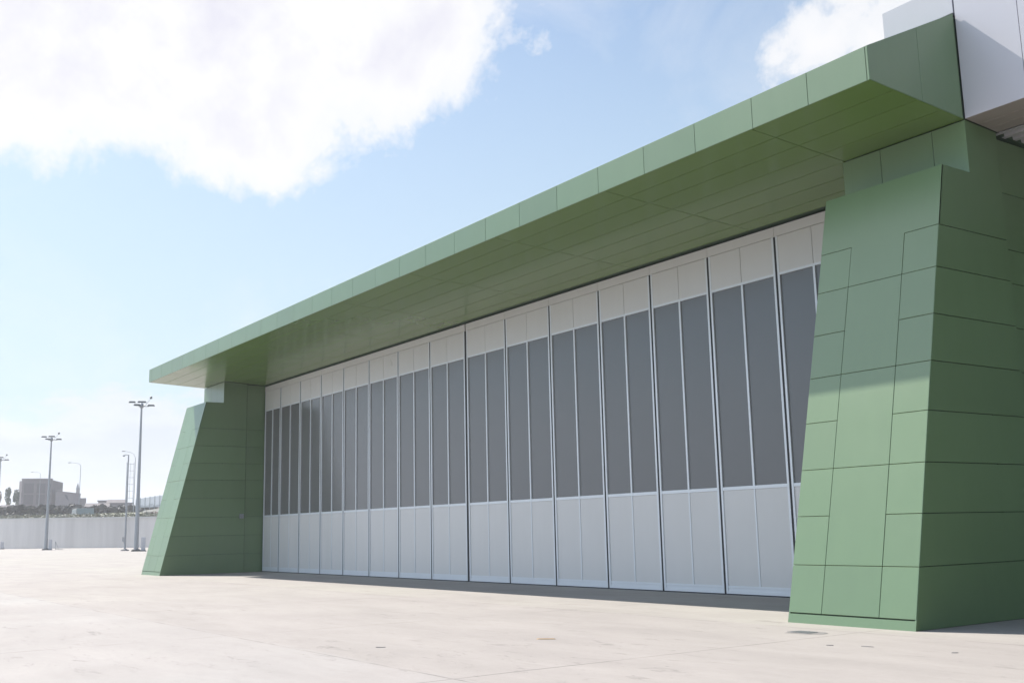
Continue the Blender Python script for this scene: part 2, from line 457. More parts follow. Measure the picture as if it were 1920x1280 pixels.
# soffit
sp = []
ysm = [YF+0.006, 14.70, 15.33, 16.00, 16.66, 17.32, 17.98, YD-0.11]
xsm = [XR-0.004, -12.42, -16.55, -20.75, -25.0, -29.27, -33.55, -37.8, -42.1, -46.42, XL+0.004]
SL = math.hypot(1, 0.0497)
for i in range(len(ysm)-1):
    for k in range(len(xsm)-1):
        xa, xb = xsm[k+1], xsm[k]
        if ysm[i] > 16.6:
            if xb <= -46.4 or xa >= -12.5: continue
            xa = max(xa, XO_L+0.004); xb = min(xb, XO_R-0.004)
        sp.append([(xa, (ysm[i]-YF)*SL), (xb, (ysm[i]-YF)*SL), (xb, (ysm[i+1]-YF)*SL), (xa, (ysm[i+1]-YF)*SL)])
cladding('soffit', (0, YF, zs(YF)), (1,0,0), Vector((0,1,-0.0497)).normalized(), sp, SOFFIT, canopy, gap=0.017, flip=True, jitter=0.0006, bev=0.0004)

# ---- door leaves
J = [XO_L+0.02, -44.64, -42.50, -40.39, -38.29, -36.10, -33.82, -31.54, -29.23, -26.91, -24.61, -22.32, -20.20, -18.09, -15.95, -13.83, XO_R-0.02]
ZH = 8.085
def leaf(x0, x1, big_gap_l=0.0, big_gap_r=0.0):
    g0 = 0.032
    a, b = x0 + g0 + big_gap_l, x1 - g0 - big_gap_r
    s = 0.058; m = (a + b)/2; y0, y1 = YD, YD+0.09
    root = MB()
    root.box(a, a+s, y0, y1, 0.03, ZH); root.box(b-s, b, y0, y1, 0.03, ZH)
    root.box(a+s, b-s, y0+0.004, y1, 0.03, 0.10)
    root.box(a+s, b-s, y0+0.016, y1, 0.10, 0.165)
    root.box(a+s, b-s, y0+0.004, y1, 0.165, 0.21)
    root.box(a+s, b-s, y0+0.004, y1, 2.40, 2.475)
    root.box(a+s, b-s, y0+0.004, y1, 7.18, 7.235)
    root.box(m-0.028, m+0.028, y0+0.003, y1, 2.475, 7.18)
    root.box(m-0.020, m+0.020, y0+0.008, y1, 0.21, 2.40)
    fr = fix(root.build('door_leaf', ALU, hangar))
    gl = MB()
    for p, q in ((a+s, m-0.028), (m+0.028, b-s)): gl.box(p, q, y0+0.034, y0+0.06, 2.475, 7.18)
    gl.build('glazing', GLASS, fr)
    lp = MB()
    for p, q in ((a+s, m-0.020), (m+0.020, b-s)): lp.box(p, q, y0+0.022, y0+0.06, 0.21, 2.40)
    lp.build('lower_panel', DOORW, fr)
    up = MB()
    for p, q in ((a+s+0.004, m-0.006), (m+0.006, b-s-0.004)): up.box(p, q, y0+0.002, y0+0.06, 7.235, ZH-0.006)
    up.build('upper_panel', DOORW, fr)
    sl = MB()
    sl.box(x1-0.032-big_gap_r, x1+0.032+(0.03 if big_gap_r else 0), y0+0.007, y0+0.08, 0.012, ZH); sl.build('seal', SEAL, fr)
    bs = MB(); bs.box(a, b, y0+0.02, y0+0.07, 0.004, 0.03); bs.build('bottom_brush', SEAL, fr)
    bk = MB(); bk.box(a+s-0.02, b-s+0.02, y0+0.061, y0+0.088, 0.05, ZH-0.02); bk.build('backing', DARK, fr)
    return fr
for i in range(len(J)-1):
    leaf(J[i], J[i+1], 0.03 if i == 8-0 else 0.0, 0.03 if i == 7 else 0.0)
hd = MB()
for i in range(len(J)-1):
    gl_, gr_ = (0.035 if i == 8 else 0.004), (0.035 if i == 7 else 0.004)
    hd.box(J[i]+gl_, J[i+1]-gr_, YD+0.0, YD+0.06, ZH+0.004, 8.32)
fix(hd.build('header_trim', DOORW, hangar))
tr = MB(); tr.box(XO_L, XO_R, YD+0.062, YD+0.20, ZH-0.01, 8.36); tr.box(XO_L, XO_R, YD-0.10, YD+0.06, 8.40, 8.46)
fix(tr.build('door_track', SEAL, hangar))
sill = MB(); sill.box(XO_L, XO_R, YD+0.012, YD+0.12, 0.0, 0.003); fix(sill.build('floor_rail', GALV, hangar))

# ---- white upper volume to the right
X2 = 14.0  # block lengthened out of view to darken the flank beside it
wv = MB(); wv.box(-11.28, X2, YW+0.035, 30.0, ZR+0.0, 11.02); wv.box(XR+0.035, X2, YW+0.035, 30.0, 8.62, ZR)
wv.box(XR+0.035, X2, 17.60, 30.0, 8.56, 8.62)
white = fix(wv.build('upper_block', WHITE_J, hangar))
wp = [[(-11.32, ZR+0.012), (XR-0.006, ZR+0.012), (XR-0.006, 11.06), (-11.32, 11.06)]]
xq = [XR+0.012] + [-8.74 + 1.1370*i for i in range(20)] + [X2]
for i in range(len(xq)-1): wp.append([(xq[i], zs(YW)), (xq[i+1], zs(YW)), (xq[i+1], 11.06), (xq[i], 11.06)])
cladding('block_cladding', (0, YW, 0), (1,0,0), (0,0,1), wp, WHITE, white, gap=0.010)
cladding('block_cladding', (-11.32, 0, 0), (0,1,0), (0,0,1), [[(YW+0.004, ZR+0.012), (23, ZR+0.012), (23, 11.06), (YW+0.004, 11.06)], [(23, ZR+0.012), (30, ZR+0.012), (30, 11.06), (23, 11.06)]], WHITE, white, flip=True)
s_ = []
yq = [YW+0.006, 17.05, 17.35, 17.66]
for i in range(3):
    for x0, x1 in ((XR+0.006, -5.0), (-5.0, -0.5), (-0.5, X2)):
        s_.append([(x0, yq[i]), (x1, yq[i]), (x1, yq[i+1]), (x0, yq[i+1])])
cladding('block_soffit', (0, 0, zs(0)+0.004), (1,0,0), (0,1,-0.0497), s_, BEIGE, white, flip=True)
# corrugated deck behind the soffit
dk = MB(); y = 17.68; pts = []
while y < 29.5:
    pts += [(y, 8.42), (y+0.10, 8.42), (y+0.14, 8.56), (y+0.24, 8.56)]; y += 0.28
for i in range(len(pts)-1):
    (ya, za), (yb, zb) = pts[i], pts[i+1]
    dk.add([(XR-0.09, ya, za), (X2, ya, za), (X2, yb, zb), (XR-0.09, yb, zb)], [(0,1,2,3)])
deck = dk.build('corrugated_deck', WHITE, white); so = deck.modifiers.new('thick', 'SOLIDIFY'); so.thickness = 0.006

# added unseen hall below the white volume, to keep sky light off the flank
rh = MB(); rh.box(XR-0.05, X2, 24.0, 35.9, 0.0, 8.5); rh.box(8.0, X2, YW+0.6, 24.0, 0.0, 8.4)
rho = fix(rh.build('added_shade_hall', GREEN_D, hangar))
q_ = []
for i in range(10):
    for k in range(11): q_.append([(XR-0.04+k*1.64, i*0.84), (XR-0.04+(k+1)*1.64, i*0.84), (XR-0.04+(k+1)*1.64, (i+1)*0.84), (XR-0.04+k*1.64, (i+1)*0.84)])
cladding('hall_cladding', (0, 23.96, 0), (1,0,0), (0,0,1), q_, GREEN, rho)

# ================================================================== small things on the apron
dr = empty('drain_cover', (-10.95, 12.85, 0))
tag(dr, 'small grey drain grate at the foot of the near green buttress', 'drain cover')
d = MB(); rd = random.Random(5); bs_ = [(0.36*math.cos(k*.45)*rd.uniform(.7, 1.15), 0.24*math.sin(k*.45)*rd.uniform(.7, 1.2), 0.002) for k in range(14)]
d.prism(bs_, [(p[0]*.93, p[1]*.93, .007) for p in bs_]); d.build('broken_concrete', plain('rubble_concrete', (0.20,0.19,0.18), 0.95, bmp=0.5), dr)
d = MB()
for k in range(7): d.box(-0.17+k*0.052, -0.17+k*0.052+0.022, -0.11, 0.11, 0.0075, 0.015)
d.build('grate', GALV, dr)
def chip(name, label, cat, x, y, l, w, rz, mat, h=0.012):
    m = MB(); n = 7
    base = [(l*0.5*math.cos(2*math.pi*i/n)*random.uniform(.75, 1), w*0.5*math.sin(2*math.pi*i/n)*random.uniform(.7, 1), 0.001) for i in range(n)]
    m.prism(base, [(p[0]*0.85, p[1]*0.8, h*random.uniform(.7, 1)) for p in base])
    o = m.build(name, mat); o.location = (x, y, 0); o.rotation_euler.z = rz
    return tag(o, label, cat)
OCH = plain('ochre_wood', (0.50, 0.30, 0.13), 0.8); GRY = plain('grey_grit', (0.24, 0.225, 0.21), 0.9)
chip('wood_scrap', 'thin ochre scrap of wood lying on the concrete in front of the middle doors', 'scrap', -13.06, 9.65, 0.36, 0.05, 0.75, OCH)
spots = [(-9.6, 11.75, .13, .03, .6, 'dark scrap lying just in front of the drain grate'),
         (-9.15, 11.95, .22, .035, .2, 'flat dark scrap on the apron in front of the near buttress corner'),
         (-8.0, 12.1, .10, .03, .9, 'small dark scrap on the apron to the right of the near buttress'),
         (-13.9, 7.35, .17, .05, .9, 'short dark scrap near the pale edge of the apron')]
for x, y, l, w, rz, lb in spots: chip('debris_scrap', lb, 'scrap', x, y, l, w, rz, GRY, 0.010)

# ================================================================== retaining wall and the hill behind it
wa, wb = at(-81.6, 262), at(-71.0, 178)
za, zb = 6.25, 4.62
rw = empty('retaining_wall', wa)
tag(rw, 'long pale concrete retaining wall along the far edge of the apron', 'wall')
def lerp(t, a=wa, b=wb): return a + (b-a)*t
nrm = Vector((-(wb-wa).y, (wb-wa).x, 0)).normalized()
if nrm.y < 0: nrm = -nrm
mb = MB(); N = 34
for i in range(N):
    t0, t1 = i/N + 0.00012, (i+1)/N - 0.00012
    p, q = lerp(t0) - wa, lerp(t1) - wa; h0, h1 = za + (zb-za)*t0, za + (zb-za)*t1
    off = nrm*random.uniform(0, 0.012)
    mb.prism([p+off, q+off, q+nrm*0.5, p+nrm*0.5], [p+off+Vector((0,0,h0)), q+off+Vector((0,0,h1)), q+nrm*0.5+Vector((0,0,h1)), p+nrm*0.5+Vector((0,0,h0))])
mb.build('wall_panels', retaining_mat(), rw)
mb = MB(); p, q = Vector((0,0,za)), (wb-wa)+Vector((0,0,zb)); u = Vector((0,0,0.22))
mb.prism([p-nrm*0.12, q-nrm*0.12, q+nrm*0.7, p+nrm*0.7], [p-nrm*0.12+u, q-nrm*0.12+u, q+nrm*0.7+u, p+nrm*0.7+u])
mb.build('coping', plain('coping_concrete', (0.50, 0.49, 0.47), 0.9), rw)

hill = MB(); rows_n, cols_n = 14, 60
wdir = (wb-wa)
for r_ in range(rows_n):
    dd = [0.5, 4, 10, 18, 30, 50, 80, 120, 180, 260, 380, 560, 800, 1000][r_]
    for c_ in range(cols_n):
        t = -0.35 + 1.7*c_/(cols_n-1)
        p = lerp(t) + nrm*dd
        hw = za + (zb-za)*t
        z = max(hw, 3.0) + min(dd, 60)*0.030 + max(0, min(dd-60, 300))*0.006 + random.uniform(-.15, .25)*(dd > 1) + (0.0 if t < .6 else min(dd, 40)*0.05*min(1, (t-.6)/.2))
        if r_ == 0: z = max(hw, 3.0) - 0.05
        hill.v.append((p.x, p.y, z))
for r_ in range(rows_n-1):
    for c_ in range(cols_n-1):
        i = r_*cols_n + c_; hill.f.append([i, i+1, i+cols_n+1, i+cols_n]); hill.m.append(0)
ho = hill.build('hill', grass_hill_mat(), recalc=False, smooth=True)
tag(ho, 'low grassy bank above the retaining wall', 'hill', kind='structure')

# ---- foliage helper
def crown(center, rx, rz, n, size, mat, name, parent, seed, lobes=6):
    rg = random.Random(seed); mb = MB()
    L = [(Vector((rg.uniform(-.5,.5)*rx, rg.uniform(-.5,.5)*rx, rg.uniform(-.75,.75)*rz)), rg.uniform(.35,.6)) for _ in range(lobes)]
    for _ in range(n):
        c, s = rg.choice(L)
        d = Vector((rg.gauss(0,1), rg.gauss(0,1), rg.gauss(0,1))).normalized() * rg.uniform(.55, 1)**.5
        p = Vector(center) + c + Vector((d.x*rx*s, d.y*rx*s, d.z*rz*s))
        a = Vector((rg.gauss(0,1), rg.gauss(0,1), rg.gauss(0,1))).normalized(); b = a.orthogonal().normalized()
        k = size*rg.uniform(.6, 1.4)
        mb.add([p-a*k-b*k*.6, p+a*k-b*k*.6, p+a*k+b*k*.6, p-a*k+b*k*.6], [(0,1,2,3)])
    return mb.build(name, mat, parent, recalc=False)
def hillz(dist): return 6.0 + min(dist, 60)*0.03 + max(0, min(dist-60, 300))*0.006

def tree(az, dist, zb_, ztop, width, label, mat, seed, group=None):
    p = at(az, dist, zb_); t = empty('tree', p); tag(t, label, 'tree', group)
    h = ztop - zb_
    m = MB(); m.tube((0,0,-1), (0.1,0,h*.45), 0.22, 0.14, 8); m.tube((0.1,0,h*.42), (0.3,0.1,h*.8), 0.13, 0.05, 6); m.tube((0.1,0,h*.4), (-0.4,-0.2,h*.75), 0.11, 0.04, 6)
    m.build('trunk', BARK, t)
    crown((0,0,h*.55), width*.36, h*.50, 1300, 0.16, mat, 'crown', t, seed, 12)
tree(-80.28, 400, 1.6+.0285*400, 1.6+.0430*400, 3.0, 'slim dark green tree, left of the pair beside the concrete block building', LEAFG, 1)
tree(-79.93, 400, 1.6+.0285*400, 1.6+.0425*400, 2.9, 'slim dark green tree, right of the pair beside the concrete block building', LEAFG, 2)
tree(-80.72, 400, 1.6+.0270*400, 1.6+.0418*400, 3.0, 'rust tinged tree cut by the left edge of the photo', LEAFR, 3)

# shrub band: one dark mass of scrub along the ridge
rg = random.Random(11); mb = MB()
for _ in range(9000):
    az = rg.uniform(-81.6, -72.0); dist = rg.uniform(300, 372)
    t = (az + 81.6)/9.6
    top = 1.6 + dist*(0.0275 + 0.0008*math.sin(az*5.1) + 0.0006*math.sin(az*13.7))
    if az > -77.0: top -= dist*0.001
    z = top - abs(rg.gauss(0, 1))*1.9
    p = at(az, dist, z); a = Vector((rg.gauss(0,1), rg.gauss(0,1), rg.gauss(0,1))).normalized(); b = a.orthogonal().normalized(); k = rg.uniform(.3, .85)
    mb.add([p-a*k-b*k*.6, p+a*k-b*k*.6, p+a*k+b*k*.6, p-a*k+b*k*.6], [(0,1,2,3)])
o = mb.build('scrub', LEAFD, recalc=False); tag(o, 'dark band of scrub on the bank below the far buildings', 'scrub', kind='stuff')
rg = random.Random(12); mb = MB()
for _ in range(5200):
    t = rg.uniform(0, 1); p = lerp(t) + nrm*rg.uniform(1, 7)
    hw = za + (zb-za)*t; k = rg.uniform(.06, .22)
    clump = 0.55 + 0.45*math.sin(t*90) * math.sin(t*37)
    p.z = hw + rg.uniform(-.1, 0.55 + .5*clump)
    a = Vector((rg.gauss(0,1), rg.gauss(0,1), rg.gauss(0,1))).normalized(); b = a.orthogonal().normalized()
    mb.add([p-a*k-b*k*.5, p+a*k-b*k*.5, p+a*k+b*k*.5, p-a*k+b*k*.5], [(0,1,2,3)])
o = mb.build('weeds', leaf_mat('weed_leaf', (0.19, 0.19, 0.145)), recalc=False); tag(o, 'fringe of weeds growing along the top of the retaining wall', 'weeds', kind='stuff')
# reddish planting near the hangar end of the wall
for k, az in enumerate((-74.0, -73.62, -73.25, -72.9)):
    d_ = 222; z0 = 1.6 + .0172*d_
    s = empty('shrub', at(az, d_, z0)); tag(s, ['low reddish shrub nearest the tall lamp mast above the wall', 'low reddish shrub, second from the tall lamp mast', 'low reddish shrub, third from the tall lamp mast', 'low reddish shrub nearest the hangar above the wall'][k], 'shrub', 'reddish shrubs above the wall')
    crown((0,0,.55), 1.25, .75, 260, .12, LEAFR if k % 2 else LEAFD, 'crown', s, 40+k, 6)
    m = MB(); m.tube((0,0,-.6), (0,0,.6), .06, .03, 6); m.build('stem', BARK, s)

# ---- far buildings (local frame: x to the right seen from the apron, y away)
def frame_at(name, az, dist, z):
    o = empty(name, at(az, dist, z)); o.rotation_euler.z = -R(az); return o
CONC = plain('raw_concrete', (0.150, 0.130, 0.132), 0.9, nscale=0.4, var=0.3)
CONCL = plain('pale_render', (0.22, 0.195, 0.20), 0.9, nscale=0.5, var=0.2)
WIN = plain('far_window', (0.09, 0.09, 0.10), 0.4)
D0 = 430
def zt_(t, d=D0): return 1.6 + t*d
cb = frame_at('concrete_building', -78.95, D0, zt_(.026))
tag(cb, 'unfinished square concrete block building with dark recessed bays beyond the wall', 'building')
H = zt_(.0510) - zt_(.026)
m = MB(); m.box(-5.7, 4.5, 0.0, 12, -4, H); 
# corner chamfer wings left & right
m.prism([(-5.7,0,-4),(-5.7,12,-4),(-6.6,12,-4),(-6.6,3,-4)], [(-5.7,0,H-.5),(-5.7,12,H-.5),(-6.6,12,H-.5),(-6.6,3,H-.5)])
m.prism([(4.5,0,-4),(8.2,6,-4),(8.2,12,-4),(4.5,12,-4)], [(4.5,0,H-.2),(8.2,6,H-.9),(8.2,12,H-.9),(4.5,12,H-.2)])
m.build('wall', CONC, cb)
m = MB(); m.box(-5.9, 4.6, -.15, 12.2, H, H+.35); m.build('roof', plain('roof_slab', (.22,.20,.20), .9), cb)
for (x0, x1, z0, z1) in ((-4.9,-1.7,H-5.0,H-1.4), (-0.7,2.2,H-5.0,H-1.4), (-4.9,-1.7,H-9.0,H-5.5), (-0.7,2.2,H-9.0,H-5.5), (2.8,4.1,H-4.6,H-1.6)):
    m = MB(); m.box(x0, x1, -.05, .02, z0, z1); m.build('window', plain('bay_shadow', (.095,.085,.09), .9), cb)
m = MB(); m.box(-5.8, 4.5, -.12, -.06, H-5.4, H-5.1); m.box(-1.35,-1.05,-.14,-.06,-4,H-.3); m.build('floor_slab', CONC, cb)
wg = frame_at('annex_building', -77.3, D0-6, zt_(.026))
tag(wg, 'lower grey annex stepping down to the right of the concrete block building', 'building')
h1 = zt_(.0382) - zt_(.026)
m = MB(); m.prism([(-6.5,0,-4),(1.9,0,-4),(1.9,8,-4),(-6.5,8,-4)], [(-6.5,0,h1+.9),(1.9,0,h1-.2),(1.9,8,h1-.2),(-6.5,8,h1+.9)])
m.box(1.9, 3.9, .6, 7, -4, h1-1.6); m.build('wall', CONCL, wg)
m = MB(); m.prism([(-6.6,-.2,h1+.9),(2.0,-.2,h1-.2),(2.0,8.2,h1-.2),(-6.6,8.2,h1+.9)], [(-6.6,-.2,h1+1.15),(2.0,-.2,h1+.05),(2.0,8.2,h1+.05),(-6.6,8.2,h1+1.15)]); m.build('roof', CONC, wg)
m = MB(); m.add([(-3.6,-.05,h1-.2),(-2.6,-.05,h1-.6),(-1.9,-.05,h1-2.6),(-3.0,-.05,h1-1.6),(-3.6,0.01,h1-.2),(-2.6,0.01,h1-.6),(-1.9,0.01,h1-2.6),(-3.0,0.01,h1-1.6)], [(0,1,2,3),(0,4,5,1),(1,5,6,2),(2,6,7,3),(3,7,4,0)]); m.build('opening', WIN, wg)
# minaret
mn = frame_at('minaret', -77.19, 620, zt_(.030, 620)); tag(mn, 'thin pointed grey minaret behind the annex roof', 'minaret')
hm = (.0480-.030)*620
m = MB(); m.lathe((0,0,0), [(.9,-3),(.9,hm*.45),(1.3,hm*.47),(1.3,hm*.50),(.8,hm*.51),(.75,hm*.68)], 12); m.build('shaft', CONC, mn)
m = MB(); m.lathe((0,0,0), [(.95,hm*.68),(.55,hm*.84),(.04,hm)], 12); m.build('spire', plain('lead_spire', (.10,.12,.15), .5), mn)
DKH = plain('dark_render', (.12,.105,.105), .9)
# low houses
def house(az, dist, t0, t1, w, dep, label, mat, flat=True, seed=0):
    b = frame_at('house', az, dist, zt_(t0, dist)); tag(b, label, 'house')
    h = (t1-t0)*dist
    m = MB(); m.box(-w/2, w/2, 0, dep, -3, h); m.build('wall', mat, b)
    m = MB()
    if flat: m.box(-w/2-.3, w/2+.3, -.3, dep+.3, h, h+.3)
    else: m.prism([(-w/2-.4,-.4,h),(w/2+.4,-.4,h),(w/2+.4,dep+.4,h),(-w/2-.4,dep+.4,h)], [(-w/2-.2,dep*.45,h+1.3),(w/2+.2,dep*.45,h+1.3),(w/2+.2,dep*.55,h+1.3),(-w/2-.2,dep*.55,h+1.3)])
    m.build('roof', plain('house_roof', (.16,.14,.14), .9) if not flat else CONC, b)
    n = max(2, int(w/3))
    for i in range(n):
        m = MB(); xx = -w/2 + (i+.5)*w/n; m.box(xx-.5, xx+.5, -.04, .02, h*.35, h*.75); m.build('window', WIN, b)
    return b
house(-75.98, 430, .0235, .0322, 3.6, 6, 'small pale flat roofed house, leftmost of the houses right of the annex', CONCL)
house(-75.35, 415, .0225, .0306, 6.2, 8, 'wide grey house with pitched roof, between the small pale house and the thin lamp mast', DKH, False)
house(-76.25, 400, .0215, .0275, 7.5, 8, 'low dark house standing in front of the small pale house', DKH, False)
house(-74.85, 425, .0225, .0300, 3.6, 7, 'narrow grey house right behind the thin lamp mast', CONCL)
house(-80.1, 380, .0190, .0265, 6.0, 7, 'low brown house under the pair of slim trees', plain('brown_render', (.20,.16,.15), .9), False)
house(-79.15, 372, .0185, .0250, 9.5, 7, 'long low mauve house in front of the concrete block building', plain('mauve_render', (.27,.23,.25), .9))
# truck: white cab, teal box
tk = frame_at('box_truck', -77.0, 292, 1.6+.0182*292); tag(tk, 'truck with white cab and teal grey box parked on the bank', 'truck')
m = MB(); m.box(-.9, 3.1, 0, 2.4, .7, 2.35); m.build('cargo_box', plain('teal_paint', (.20,.26,.28), .6), tk, bevel=.04)
m = MB(); m.prism([(-2.2,.1,.55),(-1.0,.1,.55),(-1.0,2.2,.55),(-2.2,2.2,.55)], [(-1.95,.2,2.1),(-1.0,.2,2.3),(-1.0,2.1,2.3),(-1.95,2.1,2.1)]); m.build('cab', plain('cab_white', (.7,.68,.66), .5), tk, bevel=.05)
for xx in (-1.6, .2, 2.3):
    m = MB(); m.tube((xx,.15,.45), (xx,.45,.45), .45, .45, 16); m.build('wheel', SEAL, tk)
# panel fence on the bank, right
fa, fb = at(-74.45, 262, 1.6+.0262*262), at(-72.3, 236, 1.6+.0270*236)
fe = empty('panel_fence', fa); tag(fe, 'pale slatted panel fence on the bank between the tall lamp mast and the hangar', 'fence')
dv = fb-fa; n = 9
for i in range(n+1):
    p = dv*(i/n); hh = 1.75 + 0.95*(i/n)**.6; m = MB(); m.tube(p-Vector((0,0,.6)), p+Vector((0,0,hh+.15)), .07, .07, 6); m.build('post', GALV, fe)
for i in range(n):
    p, q = dv*((i+.06)/n), dv*((i+.94)/n); h0 = 1.75+.95*(i/n)**.6; h1_ = 1.75+.95*((i+1)/n)**.6; k = Vector((0,.04,0))
    m = MB()
    for s0 in range(9):
        a_, b_ = p.lerp(q, s0/9), p.lerp(q, (s0+.42)/9); hh = h0+(h1_-h0)*s0/9
        m.prism([a_, b_, b_+k, a_+k], [a_+Vector((0,0,hh)), b_+Vector((0,0,hh)), b_+k+Vector((0,0,hh)), a_+k+Vector((0,0,hh))])
    m.build('fence_panel', plain('fence_pale', (.50,.53,.58), .5), fe)
bw = MB(); pa, pb = at(-74.1, 250, 1.6+.0195*250), at(-72.3, 226, 1.6+.0200*226); k = Vector((0,.4,0)); up1, up2 = Vector((0,0,1.1)), Vector((0,0,1.75))
bw.prism([pa-up1, pb-up1, pb+k-up1, pa+k-up1], [pa+up1*.9, pb+up2, pb+k+up2, pa+k+up1*.9]); o = bw.build('bank_wall', plain('pale_bank', (.50,.46,.42), .9)); tag(o, 'low pale wall on the bank under the slatted panel fence', 'wall')

# ================================================================== masts and lamps
def mast(az, dist, H, label):
    t = empty('floodlight_mast', at(az, dist, 0)); t.rotation_euler.z = -R(az); tag(t, label, 'light mast', 'floodlight masts along the apron edge')
    m = MB(); m.tube((0,0,.25), (0,0,H-.3), .28, .10, 14); m.build('pole', GALV, t, smooth=False)
    m = MB(); m.box(-.55,.55,-.55,.55,0,.16); m.lathe((0,0,.16), [(.5,0),(.5,.06),(.36,.12)], 12); m.build('base', plain('mast_base', (.13,.13,.13), .9), t)
    m = MB()
    for a in range(4):
        c, s = math.cos(a*math.pi/2+.5), math.sin(a*math.pi/2+.5); m.tube((0,0,H-.55), (c*1.0,s*1.0,H-.5), .05, .04, 6)
    m.lathe((0,0,H-.75), [(.20,0),(.24,.15),(.24,.45),(.12,.6)], 12)
    m.tube((0.4,0,H-.45), (1.05,0,H+.42), .025, .02, 6)
    m.build('crown_frame', GALV, t)
    for a, dz, sx in ((.05,-.50,.95), (1.55,0.02,1.15), (3.1,-.12,.90), (4.2,-.55,.85)):
        c, s = math.cos(a), math.sin(a); m = MB(); cx, cy, cz = c*1.12, s*.9, H+dz
        m.prism([(cx-sx*.5,cy-.3,cz-.06),(cx+sx*.5,cy-.3,cz-.06),(cx+sx*.5,cy+.3,cz+.02),(cx-sx*.5,cy+.3,cz+.02)],
                [(cx-sx*.36,cy-.24,cz+.16),(cx+sx*.36,cy-.24,cz+.16),(cx+sx*.36,cy+.24,cz+.24),(cx-sx*.36,cy+.24,cz+.24)])
        m.build('floodlight', LAMPM, t)
    m = MB(); m.lathe((1.08,0,H+.40), [(.10,0),(.15,.08),(.15,.24),(.06,.32)], 10); m.build('beacon', LAMPM, t)
    return t
mast(-74.35, 140, 18.3, 'tall grey floodlight mast nearest the hangar, tallest of the three')
mast(-78.50, 190.6, 18.3, 'grey floodlight mast in front of the concrete block building, middle of the three')
mast(-80.71, 241.0, 18.3, 'grey floodlight mast cut by the left edge of the photo')
def cabinet(az, dist, w, h, label):
    t = empty('cabinet', at(az, dist, 0)); t.rotation_euler.z = -R(az); tag(t, label, 'cabinet', 'pale cabinets beside the masts')
    m = MB(); m.box(-w/2,w/2,0,w,.12,h); m.build('housing', CABW, t, bevel=.02)
    m = MB(); m.box(-w/2+.05,w/2-.05,-.02,-.001,.2,h-.08); m.build('door', CABW, t)
    m = MB(); m.box(-w/2-.1,w/2+.1,-.08,w+.1,0,.12); m.build('base', plain('cab_base', (.12,.12,.12), .9), t)
cabinet(-74.02, 139, .50, 1.68, 'narrow pale cabinet beside the tallest floodlight mast')
cabinet(-78.30, 190, .50, 1.68, 'narrow pale cabinet beside the middle floodlight mast')
cabinet(-80.42, 238, .6, 1.4, 'narrow pale cabinet at the left edge of the photo')
# camera pole, thin
t = empty('camera_pole', at(-74.88, 150, 0)); t.rotation_euler.z = -R(-74.88); tag(t, 'thin grey pole with a short arm at its top, left of the tallest floodlight mast', 'pole')
hp = 1.6+.0723*150
m = MB(); m.tube((0,0,.1), (0,0,hp), .13, .075, 10); m.build('pole', GALV, t)
m = MB(); m.tube((.05,0,hp-.05), (-.5,0,hp+.02), .05, .04, 8); m.box(-.72,-.42,-.08,.08,hp-.22,hp-.05); m.build('camera_arm', GALV, t)
m = MB(); m.lathe((0,0,0), [(.55,0),(.5,.12),(.16,.26)], 12); m.build('base', plain('pole_base', (.15,.15,.15), .9), t)
m = MB(); m.box(-.36,-.16,-.1,.1,1.2,1.75); m.tube((-.26,0,1.5),(-.05,0,.7),.03,.03,6); m.build('control_box', GALV, t)
# small A-frame stand
t = empty('barrier_stand', at(-77.95, 192, 0)); t.rotation_euler.z = -R(-77.95); tag(t, 'small grey folding stand on the apron right of the middle floodlight mast', 'stand')
m = MB(); m.tube((-.35,0,0),(-.42,0,1.35),.04,.04,6); m.tube((-.42,0,1.3),(.1,.1,0.05),.03,.03,6); m.tube((-.4,.1,.15),(.8,.1,.02),.04,.04,6); m.build('frame', GALV, t)
# ladder tower
t = frame_at('lattice_tower', -74.77, 330, 1.6+.020*330); tag(t, 'pale ladder like lattice tower between the thin pole and the tallest floodlight mast', 'tower')
hh = (.0652-.020)*330
m = MB(); m.tube((-1.0,0,-3),(-.95,0,hh+.2),.10,.09,6); m.tube((1.0,0,-3),(.95,0,hh+.1),.07,.05,6); m.tube((0,1.2,-3),(0,1.0,hh),.04,.04,6); m.build('leg', GALV, t)
m = MB(); k = 1.0
while k < hh+.3: m.tube((-1,0,k),(1,0,k-.1),.05,.05,6); m.tube((-1,0,k),(0,1.1,k),.03,.03,5); k += 1.95
m.build('rungs', GALV, t)
# street lamps beyond the wall
def lamp(az, dist, t0, ttop, dx, dzh, label, r=.11):
    t = frame_at('street_lamp', az, dist, 1.6+t0*dist); tag(t, label, 'street lamp', 'street lamps beyond the wall')
    h = (ttop-t0)*dist
    m = MB(); m.tube((0,0,-2),(0,0,h),r,r*.6,8); m.build('pole', GALV, t)
    m = MB(); pts = [Vector((0,0,h-.1)), Vector((dx*.15,0,h+dzh*.55)), Vector((dx*.45,0,h+dzh*.85)), Vector((dx*.85,0,h+dzh))]
    for a, b in zip(pts, pts[1:]): m.tube(a, b, .045, .04, 6)
    m.build('arm', GALV, t)
    m = MB(); c = Vector((dx, 0, h+dzh)); m.prism([c+Vector(v) for v in ((-.5,-.16,-.08),(.45,-.14,-.05),(.45,.14,-.05),(-.5,.16,-.08))], [c+Vector(v) for v in ((-.35,-.1,.1),(.35,-.08,.08),(.35,.08,.08),(-.35,.1,.1))]); m.build('lamp_head', LAMPM, t)
lamp(-77.10, 330, .028, .0630, -2.9, .75, 'pale street lamp rising behind the annex, arm reaching left')
lamp(-78.91, 420, .028, .0560, -2.7, .55, 'pale street lamp rising behind the concrete block building')
lamp(-74.55, 300, .0190, .0700, -3.0, 1.6, 'dark thin street lamp just left of the tallest floodlight mast', .13)

